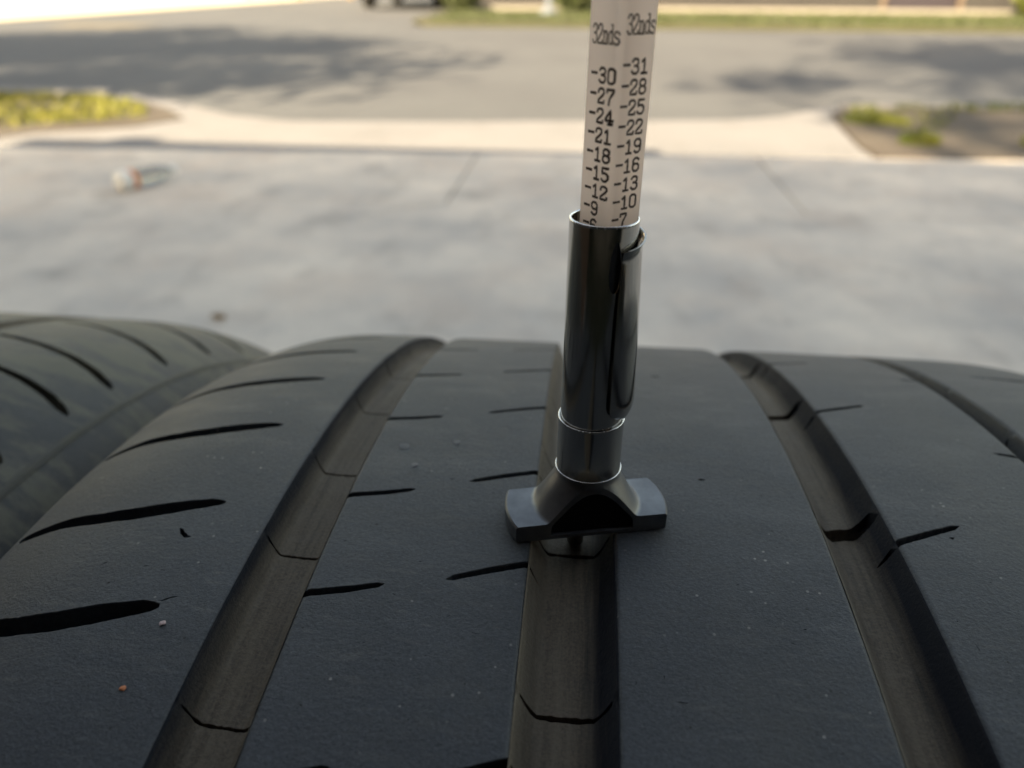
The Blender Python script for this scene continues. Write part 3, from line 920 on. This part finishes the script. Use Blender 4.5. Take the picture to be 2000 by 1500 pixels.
# grooves with the cracks across their floors
g1 = [slit([(-52.6, a * MM + .6, .5), (-50, a * MM, .55), (-45, a * MM - .3, .6), (-41.6, a * MM, .6)], .5, .10, 1, 1) for a in extend([-7.73, -1.7, 3.0, 8.47, 13.75, 18.61], PITCH)]
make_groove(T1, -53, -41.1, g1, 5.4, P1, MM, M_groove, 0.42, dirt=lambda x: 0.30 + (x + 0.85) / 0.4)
g2 = [slit([(-5.3, a * MM + .5, .5), (-2.8, a * MM, .8), (1.5, a * MM - .2, 1.0), (5.5, a * MM, .8), (8.0, a * MM + .6, .6)], .7, .14, 1, 1) for a in extend([-6.6, -0.6, 4.49, 10.03, 15.98], PITCH)]
g2 += [slit([(-5.6, a * MM, .7), (-4.4, a * MM - .1, .4), (-3.7, a * MM - .2, .25)], .4, .03, 1, .4) for a in Cc]
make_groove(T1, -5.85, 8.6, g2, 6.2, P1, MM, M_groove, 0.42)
g3 = [slit([(45.6, a * MM - 1.0, 2.4), (49, a * MM - .9, 3.2), (53.5, a * MM, 3.4), (56.8, a * MM + 1.0, 2.6)], .7, .13, 1, .8) for a in (-13.5, 1.35, 10.8, 18.9, 27)]
g3 += [slit([(54.6, a * MM - 1.0, .3), (55.8, a * MM - .5, .8), (56.9, a * MM, 1.1)], .4, .04, .4, 1) for a in (-0.3, 8.95, 17.3)]
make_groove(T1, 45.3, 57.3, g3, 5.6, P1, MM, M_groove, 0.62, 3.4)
g4 = [slit([(93.6, a * MM, .8), (95.8, a * MM, 1.2), (98.2, a * MM, .9)], .6, .1, 1, 1) for a in (-10, -1, 8, 13.5, 17)]
make_groove(T1, 93.2, 98.6, g4, 5.5, P1, MM, M_tread, 0.6)
eL = R1 * 1000 - drop1(-104); eR = R1 * 1000 - drop1(143)
tyre_ring(T1, P1, 0, 0, [(-103.8, eL), (-107.5, eL - 4), (-111, eL - 12), (-114, eL - 28), (-114.5, eL - 50), (-110, eL - 78), (-102, eL - 98), (-99, eL - 104)],
          [(142.9, eR), (147, eR - 4), (151, eR - 12), (153.5, eR - 28), (154, eR - 50), (150, eR - 78), (142, eR - 98), (139, eR - 104)], 0, 0, M_side)

# the second tyre
R2 = 0.30523
MM2 = PI / 180 * R2 * 1000
def drop2(s):
    t = max(s, 0)
    d = 0.00642 * t * t + 0.030 * max(s - 46, 0) ** 2
    t = max(-60 - s, 0)
    return d + 0.00642 * t * t
def P2(s, v, d):
    a = math.radians(v / MM2)
    r = R2 - (drop2(s) + d) / 1000
    return Vector((s / 1000, r * math.sin(a), r * math.cos(a)))
T2 = thing('tyre', (-0.19396, 0.04300, R2), 'dusty black tyre standing close against the left side of the gauged tyre', 'tyre', 'tyres side by side on the driveway', rz=-0.03034)
cuts = []
for a in extend([0.4, 5.7, 9.9, 16.1, 22.1], 5.6):
    o = a * MM2
    cuts.append(slit([(42.5, o, 1.4), (39.5, o + 1.6, 3.3), (33.6, o + 4.6, 3.6), (25, o + 7.2, 3.2), (17, o + 8.8, 2.8), (4, o + 12, 2.5), (-10, o + 17, 2.2)], .9, .06, .4, .4))
make_rib(T2, -16, 58, cuts, 'shoulder_rib', P2, MM2, M_tread2, (True, False), depth=6, seed=6)
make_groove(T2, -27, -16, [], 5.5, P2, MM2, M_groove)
make_rib(T2, -60, -27, [], 'tread_rib', P2, MM2, M_tread2, seed=7)
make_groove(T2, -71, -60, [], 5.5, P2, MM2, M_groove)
make_rib(T2, -116, -71, [], 'shoulder_rib', P2, MM2, M_tread2, (True, False), seed=8)
eR = R2 * 1000 - drop2(58); eL = R2 * 1000 - drop2(-116)
tyre_ring(T2, P2, 0, 0, [(-115.8, eL), (-119, eL - 5), (-123, eL - 16), (-125, eL - 32), (-122, eL - 54), (-114, eL - 78), (-108, eL - 84)],
          [(57.8, eR), (60, eR - 3.5), (62.5, eR - 11), (64.5, eR - 24), (65.5, eR - 40), (64, eR - 60), (58, eR - 80), (54, eR - 86)], 0, 0, M_side)
# thin moulding line round the shoulder
def ring_band(parent, s, r, w, h, nm, m):
    verts, faces = [], []
    seg = 300
    for ds, dr in ((-w, 0), (-w * .5, h), (w * .5, h * .8), (w, -w * .5)):
        for k in range(seg):
            a = 2 * PI * k / seg
            verts.append(((s + ds) / 1000, (r + dr) / 1000 * math.sin(a), (r + dr) / 1000 * math.cos(a)))
    for i in range(3):
        for k in range(seg):
            faces.append((i * seg + k, i * seg + (k + 1) % seg, (i + 1) * seg + (k + 1) % seg, (i + 1) * seg + k))
    return mesh_obj(nm, verts, faces, m, parent, smooth=True)
ring_band(T2, 47.3, R2 * 1000 - drop2(47.3) - .2, 1.6, .5, 'moulding_line', M_side)
ring_band(T2, 59.5, eR - 2.3, 1.2, .6, 'moulding_line', M_side)

# grit lying on the tread
def grain(s, adeg, size, col, label, cat, rough=0.6, flat=0.4):
    bm = bmesh.new()
    bmesh.ops.create_icosphere(bm, subdivisions=2, radius=size)
    for v in bm.verts:
        v.co *= 1 + 0.45 * noise.noise(v.co * (1.2 / size) + Vector((s, 0, 0)))
        v.co.z *= flat
    o = bm_obj('grit' if cat == 'grit' else 'chip', bm, mat('grit_mineral', col, rough)[0], label=label, cat=cat)
    a = math.radians(adeg)
    r = R1 - drop1(s) / 1000 + size * flat * 0.7 + 0.00005
    o.location = (s / 1000, r * math.sin(a), R1 + r * math.cos(a))
    o.rotation_euler = (-a, 0, s)
grain(-61.0, -7.47, 0.00045, (0.55, 0.17, 0.07), 'orange grain of grit on the left shoulder of the foreground tyre', 'grit')
grain(-60.6, -5.47, 0.00050, (0.50, 0.36, 0.36), 'pinkish chip below the tip of the nearest shoulder slot', 'chip')
for s, a, z, lb in [(-34.2, 3.68, .0010, 'largest of the pale dust flecks on the centre left rib'),
                    (-23.7, 4.22, .0008, 'pale dust fleck nearest the gauge on the centre left rib'), (-30.6, 2.45, .0007, 'flat pale fleck nearest the camera of the group on the centre left rib')]:
    grain(s, a, z, (0.20, 0.20, 0.20), lb, 'grit', 0.9, 0.12)

# ------------------------------------------------------------------ the gauge
GX, GY, GZ = 3.40, 0.5, 2 * R1 * 1000
G = thing('tread_depth_gauge', (GX / 1000, GY / 1000, GZ / 1000), 'dark metal tread depth gauge with numbered plastic bar standing in the tyre groove', 'gauge')
S = 0.001
YAW = math.radians(14)
# base: body of revolution sliced by two parallel planes
def base():
    bm = bmesh.new()
    prof = [(0.001, 0.15), (14.0, 0.15), (14.4, 0.4), (14.4, 3.1), (14.1, 3.45), (10.0, 3.5), (9.5, 3.62), (9.0, 4.2), (8.2, 5.5), (7.2, 7.3), (6.3, 8.9), (5.6, 10.0), (5.25, 10.8), (5.2, 11.7), (4.5, 11.7), (4.6, 10.4), (5.0, 9.6), (5.7, 8.5), (6.6, 6.9), (7.6, 5.1), (8.4, 3.9), (8.9, 3.0), (9.1, 1.0), (0.001, 0.9)]
    lathe(bm, [(r * S, z * S) for r, z in prof], 96)
    bmesh.ops.remove_doubles(bm, verts=bm.verts, dist=1e-6)
    for sgn in (-1, 1):
        r = bmesh.ops.bisect_plane(bm, geom=bm.verts[:] + bm.edges[:] + bm.faces[:], dist=1e-7, plane_co=(0, sgn * 5.35 * S, 0), plane_no=(0, sgn, 0), clear_outer=True)
        bmesh.ops.triangle_fill(bm, use_beauty=True, use_dissolve=True, edges=[e for e in r['geom_cut'] if isinstance(e, bmesh.types.BMEdge)])
    bmesh.ops.dissolve_degenerate(bm, dist=1e-7, edges=bm.edges)
    bmesh.ops.rotate(bm, cent=(0, 0, 0), matrix=Matrix.Rotation(YAW, 3, 'Z'), verts=bm.verts)
    o = bm_obj('foot', bm, M_base, G, smooth=True)
    bevel(o, 0.0006, 3, 40)
    o.data.set_sharp_from_angle(angle=math.radians(40))
    return o
foot = base()
def shade_plug():  # near-black filling paints the shade inside the hollow foot
    bm = bmesh.new()
    lathe(bm, [(r * S, z * S) for r, z in [(0.001, 0.92), (9.0, 1.0), (8.8, 3.0), (8.3, 3.9), (7.5, 5.1), (6.5, 6.9), (5.6, 8.5), (4.9, 9.6), (4.5, 10.4), (0.001, 10.5)]], 64)
    bmesh.ops.remove_doubles(bm, verts=bm.verts, dist=1e-6)
    for sgn in (-1, 1):
        r = bmesh.ops.bisect_plane(bm, geom=bm.verts[:] + bm.edges[:] + bm.faces[:], dist=1e-7, plane_co=(0, sgn * 4.7 * S, 0), plane_no=(0, sgn, 0), clear_outer=True)
        bmesh.ops.triangle_fill(bm, use_beauty=True, edges=[e for e in r['geom_cut'] if isinstance(e, bmesh.types.BMEdge)])
    bmesh.ops.rotate(bm, cent=(0, 0, 0), matrix=Matrix.Rotation(YAW, 3, 'Z'), verts=bm.verts)
    bm_obj('cavity_shade', bm, mat('cavity_shade', (0.004, 0.004, 0.005), 0.7, 0, 0.2)[0], foot)
shade_plug()
# collar ring
bm = bmesh.new()
lathe(bm, [(r * S, z * S) for r, z in [(5.1, 11.3), (5.45, 11.3), (5.58, 11.45), (5.58, 11.75), (5.48, 11.95), (5.46, 21.1), (5.52, 21.35), (5.45, 21.55), (5.2, 21.55), (5.1, 21.2)]], 96, closed=True)
collar = bm_obj('collar', bm, M_chrome, G, smooth=True)
collar.data.set_sharp_from_angle(angle=math.radians(35))
for z, r, nm in ((11.62, 5.60, 'bright_ring'), (21.52, 5.44, 'bright_ring')):
    bm = bmesh.new()
    lathe(bm, [((r + 0.11 * math.cos(a)) * S, (z + 0.11 * math.sin(a)) * S) for a in [k * PI / 4 for k in range(8)]], 96, closed=True)
    bm_obj(nm, bm, M_rim, collar, smooth=True)
# barrel: a rolled sheet with the pierced eye of the clip
BR = 5.12
def PB(u, v, d):
    a = u / BR - PI / 2
    r = BR - d
    return Vector((r * math.cos(a) * S, r * math.sin(a) * S, v * S))
circ = PI * BR
us = [-circ + 2 * circ * k / 96 for k in range(97)]
eye_c = math.radians(22) * BR
eye = [(eye_c + (0.95 - 0.15 * math.sin(t)) * math.cos(t), 49.0 + 3.9 * math.sin(t)) for t in [2 * PI * k / 26 for k in range(26)]]
barrel = sheet('barrel', us, [14 + 0.95 * k for k in range(43)] + [55.0], [eye], PB, M_chrome, G, depth=0.35, lip=0.08)
barrel.data.polygons[-1].material_index = 0
# remove the closing floor of the eye so one sees into the tube
bm = bmesh.new(); bm.from_mesh(barrel.data); bm.faces.ensure_lookup_table()
big = max(bm.faces, key=lambda f: len(f.verts))
bmesh.ops.delete(bm, geom=[big], context='FACES_ONLY'); bm.to_mesh(barrel.data); bm.free()
bm = bmesh.new()
lathe(bm, [(4.77 * S, 14 * S), (4.77 * S, 43.5 * S)], 96)
bm_obj('inner_wall', bm, M_chrome, barrel, smooth=True)
bm = bmesh.new()
seg = 96
lathe(bm, [(4.77 * S, 53.4 * S), (4.77 * S, 55.05 * S)], 96)
bm_obj('inner_wall', bm, M_chrome, barrel, smooth=True)
bm = bmesh.new()
lathe(bm, [(r * S, z * S) for r, z in [(4.74, 54.9), (4.76, 55.12), (4.9, 55.22), (5.05, 55.2), (5.15, 55.05), (5.14, 54.85)]], 96, closed=True)
bm_obj('rolled_rim', bm, M_rim, barrel, smooth=True)
# pocket clip hugging the right hand side
def clip():
    z0, z1 = 22.0, 52.4
    nz, na = 40, 14
    grid = []
    for side in (0, 1):
        g = []
        for i in range(nz + 1):
            z = z0 + (z1 - z0) * i / nz
            up = (z - z0) / (z1 - z0)
            low = max(0.0, 1 - (z - z0) / 4.2)
            half = math.radians(51) * (1 - 0.9 * max(0, (0.08 - up) / 0.08) ** 2) * math.sqrt(max(0.02, 1 - max(0, 1 - (z - z0) / 3.6) ** 2))
            half *= 1 - 0.06 * max(0, up - 0.6) / 0.4
            off = 0.32 + 1.15 * (1 - up) ** 0.8
            off = off * (1 - low ** 1.8) + 0.12 * low
            if up > 0.965: off += (up - 0.965) / 0.035 * 0.55
            row = []
            for j in range(na + 1):
                t = j / na * 2 - 1
                a = math.radians(-90 + 78) + t * half
                bulge = math.cos(t * PI / 2) * 0.0
                edge = 0.0
                r = BR + off * (1 - 0.55 * abs(t) ** 3) + (0.28 if side else 0.0) + bulge
                zz = z + (0.9 * t if up > 0.97 else 0.9 * t * max(0, (up - 0.7) / 0.3))
                row.append(Vector((r * math.cos(a) * S, r * math.sin(a) * S, zz * S)))
            g.append(row)
        grid.append(g)
    verts, idx = [], {}
    for s_ in (0, 1):
        for i in range(nz + 1):
            for j in range(na + 1):
                idx[s_, i, j] = len(verts); verts.append(grid[s_][i][j])
    faces = []
    for i in range(nz):
        for j in range(na):
            faces.append((idx[1, i, j], idx[1, i, j + 1], idx[1, i + 1, j + 1], idx[1, i + 1, j]))
            faces.append((idx[0, i, j], idx[0, i + 1, j], idx[0, i + 1, j + 1], idx[0, i, j + 1]))
    for i in range(nz):
        for j in (0, na):
            faces.append((idx[0, i, j], idx[1, i, j], idx[1, i + 1, j], idx[0, i + 1, j]))
    for j in range(na):
        for i in (0, nz):
            faces.append((idx[0, i, j], idx[0, i, j + 1], idx[1, i, j + 1], idx[1, i, j]))
    me = bpy.data.meshes.new('pocket_clip')
    me.from_pydata(verts, [], faces)
    bm = bmesh.new(); bm.from_mesh(me)
    o = bm_obj('pocket_clip', bm, M_chrome, G, smooth=True)
    o.data.set_sharp_from_angle(angle=math.radians(40))
    bevel(o, 0.00006, 2, 50)
    return o
clip()
vs_, fs_ = [], []
for i in range(11):
    for j in range(9):
        a = math.radians(-90 + 4 + 52 * j / 8); rr = 4.72 - 0.02 * j
        vs_.append((rr * math.cos(a) * S, rr * math.sin(a) * S, (43.8 + 9.5 * i / 10) * S))
for i in range(10):
    for j in range(8): fs_.append((i * 9 + j, i * 9 + j + 1, (i + 1) * 9 + j + 1, (i + 1) * 9 + j))
mesh_obj('clip_root_shade', vs_, fs_, metal('root_shade', (0.16, 0.17, 0.19), 0.35), barrel, smooth=True)  # clip sheet coloured dark to paint the shadow inside the eye
# pin reaching down into the groove
bm = bmesh.new()
lathe(bm, [(r * S, z * S) for r, z in [(0.001, -5.9), (1.2, -5.9), (1.5, -5.6), (1.5, 0.3), (0.001, 0.3)]], 24)
bm_obj('probe_pin', bm, M_pin, G, smooth=True).location = (-1.5 * S, 0, 0)

# the sliding plastic bar: rounded square, one corner towards the camera
HB = 3.36
RC = 1.25
bar = bpy.data.objects.new('indicator_bar', None)
bar_z0, bar_z1 = 16.0, 112.0
prof = []
for q in range(4):
    cx, cy = [(1, 1), (-1, 1), (-1, -1), (1, -1)][q]
    for k in range(8):
        a = q * PI / 2 + k / 7 * PI / 2
        prof.append((cx * (HB - RC) + RC * math.cos(a), cy * (HB - RC) + RC * math.sin(a)))
verts, faces = [], []
n = len(prof)
nz = 40
for i in range(nz + 1):
    z = bar_z0 + (bar_z1 - bar_z0) * i / nz
    verts += [(x * S, y * S, z * S) for x, y in prof]
for i in range(nz):
    for k in range(n):
        faces.append((i * n + k, i * n + (k + 1) % n, (i + 1) * n + (k + 1) % n, (i + 1) * n + k))
faces.append(tuple(range(n))[::-1]); faces.append(tuple(nz * n + k for k in range(n)))
bar = mesh_obj('indicator_bar', verts, faces, M_bar, G, smooth=nz * n)
bar.location = (0.45 * S, 0.0, 0)
BROT = math.radians(45 - 5)
bar.rotation_euler = (0, math.radians(0.25), BROT)

# stroke figures, on a 2 x 3 grid (width 1, height 1.55)
GL = {
 '0': [[(.1, .25), (.1, 1.3), (.32, 1.5), (.68, 1.5), (.9, 1.3), (.9, .25), (.68, .05), (.32, .05), (.1, .25)]],
 '1': [[(.22, 1.22), (.52, 1.5), (.52, .05)], [(.2, .05), (.84, .05)]],
 '2': [[(.1, 1.15), (.14, 1.36), (.34, 1.5), (.66, 1.5), (.86, 1.36), (.88, 1.1), (.72, .85), (.12, .3), (.1, .05), (.9, .05), (.9, .25)]],
 '3': [[(.12, 1.28), (.3, 1.5), (.68, 1.5), (.86, 1.32), (.84, 1.0), (.64, .82), (.4, .82)], [(.64, .82), (.9, .62), (.9, .28), (.7, .05), (.3, .05), (.1, .25)]],
 '4': [[(.72, .05), (.72, 1.5), (.08, .5), (.08, .42), (.95, .42)], [(.5, .05), (.92, .05)]],
 '5': [[(.86, 1.5), (.16, 1.5), (.14, .86), (.4, .96), (.7, .92), (.9, .68), (.9, .34), (.7, .05), (.3, .05), (.1, .22)]],
 '6': [[(.84, 1.34), (.66, 1.5), (.34, 1.5), (.12, 1.26), (.1, .3), (.3, .05), (.7, .05), (.9, .28), (.9, .62), (.7, .86), (.32, .86), (.12, .66)]],
 '7': [[(.1, 1.28), (.1, 1.5), (.92, 1.5), (.9, 1.28), (.5, .6), (.42, .05)]],
 '8': [[(.34, .82), (.14, 1.0), (.14, 1.32), (.34, 1.5), (.66, 1.5), (.86, 1.32), (.86, 1.0), (.66, .82), (.34, .82), (.1, .62), (.1, .25), (.32, .05), (.68, .05), (.9, .25), (.9, .62), (.66, .82)]],
 '9': [[(.16, .2), (.34, .05), (.66, .05), (.88, .3), (.9, 1.26), (.7, 1.5), (.3, 1.5), (.1, 1.28), (.1, .94), (.3, .72), (.7, .72), (.88, .9)]],
 '-': [[(.02, .95), (.86, .95)]],
 'n': [[(.06, 1.0), (.2, 1.0), (.2, .05)], [(.06, .05), (.36, .05)], [(.2, .78), (.42, 1.0), (.66, 1.0), (.8, .82), (.8, .05)], [(.66, .05), (.94, .05)]],
 'd': [[(.6, 1.5), (.8, 1.5), (.8, .05), (.94, .05)], [(.8, .8), (.6, 1.0), (.32, 1.0), (.12, .8), (.12, .26), (.32, .05), (.6, .05), (.8, .26)]],
 's': [[(.84, .84), (.7, 1.0), (.3, 1.0), (.14, .84), (.2, .62), (.78, .46), (.88, .26), (.7, .05), (.28, .05), (.1, .2)]],
}
def on_bar(face, t, z):
    """a point on the bar's skin; face 0 = the left hand one, 1 = the right hand one; t runs left to right in mm"""
    # walk round the rounded profile: local corner towards the camera is (-HB, -HB)
    h = HB + 0.02
    flat = h - RC
    t = t if face == 0 else t
    if face == 0:   # x = -h side, t from +y to -y (left to right)
        e = t - flat
        if e <= 0: p = (-h, -t)
        else:
            a = e / RC
            p = (-flat - RC * math.cos(a), -flat - RC * math.sin(a))
        if t < -flat:
            a = (-flat - t) / RC
            p = (-flat - RC * math.cos(a), flat + RC * math.sin(a))
    else:           # y = -h side, t from -x to +x
        if t < -flat:
            a = (-flat - t) / RC
            p = (-flat - RC * math.sin(a), -flat - RC * math.cos(a))
        elif t > flat:
            a = (t - flat) / RC
            p = (flat + RC * math.sin(a), -flat - RC * math.cos(a))
        else: p = (t, -h)
    return Vector((p[0] * S, p[1] * S, z * S))

def print_text(txt, face, t0, zc, w, h, gap, sw, nm, squeeze=None):
    verts, faces = [], []
    x = t0
    for ch in txt:
        cw = w * (0.8 if ch == '-' else 1.0)
        for line in GL[ch]:
            pts = []
            for (a, b), (c, d) in zip(line, line[1:]):
                k = max(1, int(math.hypot((c - a) * cw, (d - b) * h / 1.55) / 0.22))
                for q in range(k): pts.append((a + (c - a) * q / k, b + (d - b) * q / k))
            pts.append(line[-1])
            P = [(x + a * cw, (b / 1.55 - 0.5) * h) for a, b in pts]
            for i, (a, b) in enumerate(P):
                p = P[max(i - 1, 0)]; q = P[min(i + 1, len(P) - 1)]
                if P[0] == P[-1] and i in (0, len(P) - 1): p, q = P[-2], P[1]
                dx, dy = q[0] - p[0], q[1] - p[1]
                l = math.hypot(dx, dy) or 1
                ww = sw * random.uniform(.88, 1.12) / 2
                if i == 0 and P[0] != P[-1]: a -= dx / l * ww; b -= dy / l * ww
                if i == len(P) - 1 and P[0] != P[-1]: a += dx / l * ww; b += dy / l * ww
                verts += [on_bar(face, a - dy / l * ww, zc + b + dx / l * ww), on_bar(face, a + dy / l * ww, zc + b - dx / l * ww)]
                if i:
                    m_ = len(verts)
                    faces.append((m_ - 4, m_ - 3, m_ - 1, m_ - 2))
        x += cw + gap
    # a hair of ink thickness
    off = Vector((-0.7071, -0.7071, 0)) * 0.015 * S
    o = mesh_obj(nm, [v + off for v in verts], faces, M_ink, bar)
    return o
for v in (30, 27, 24, 21, 18, 15, 12, 9, 6):
    print_text('-%d' % v, 0, -1.60, 49.55 + 0.83 * v, 1.42, 1.86, 0.26, 0.36, 'printed_number')
for v in (31, 28, 25, 22, 19, 16, 13, 10, 7):
    print_text('-%d' % v, 1, -2.35, 49.75 + 0.835 * v, 1.32, 1.86, 0.22, 0.34, 'printed_number')
print_text('32nds', 0, -1.9, 79.3, 0.94, 2.35, 0.08, 0.26, 'printed_unit')
print_text('32nds', 1, -2.3, 80.5, 0.90, 2.35, 0.08, 0.26, 'printed_unit')
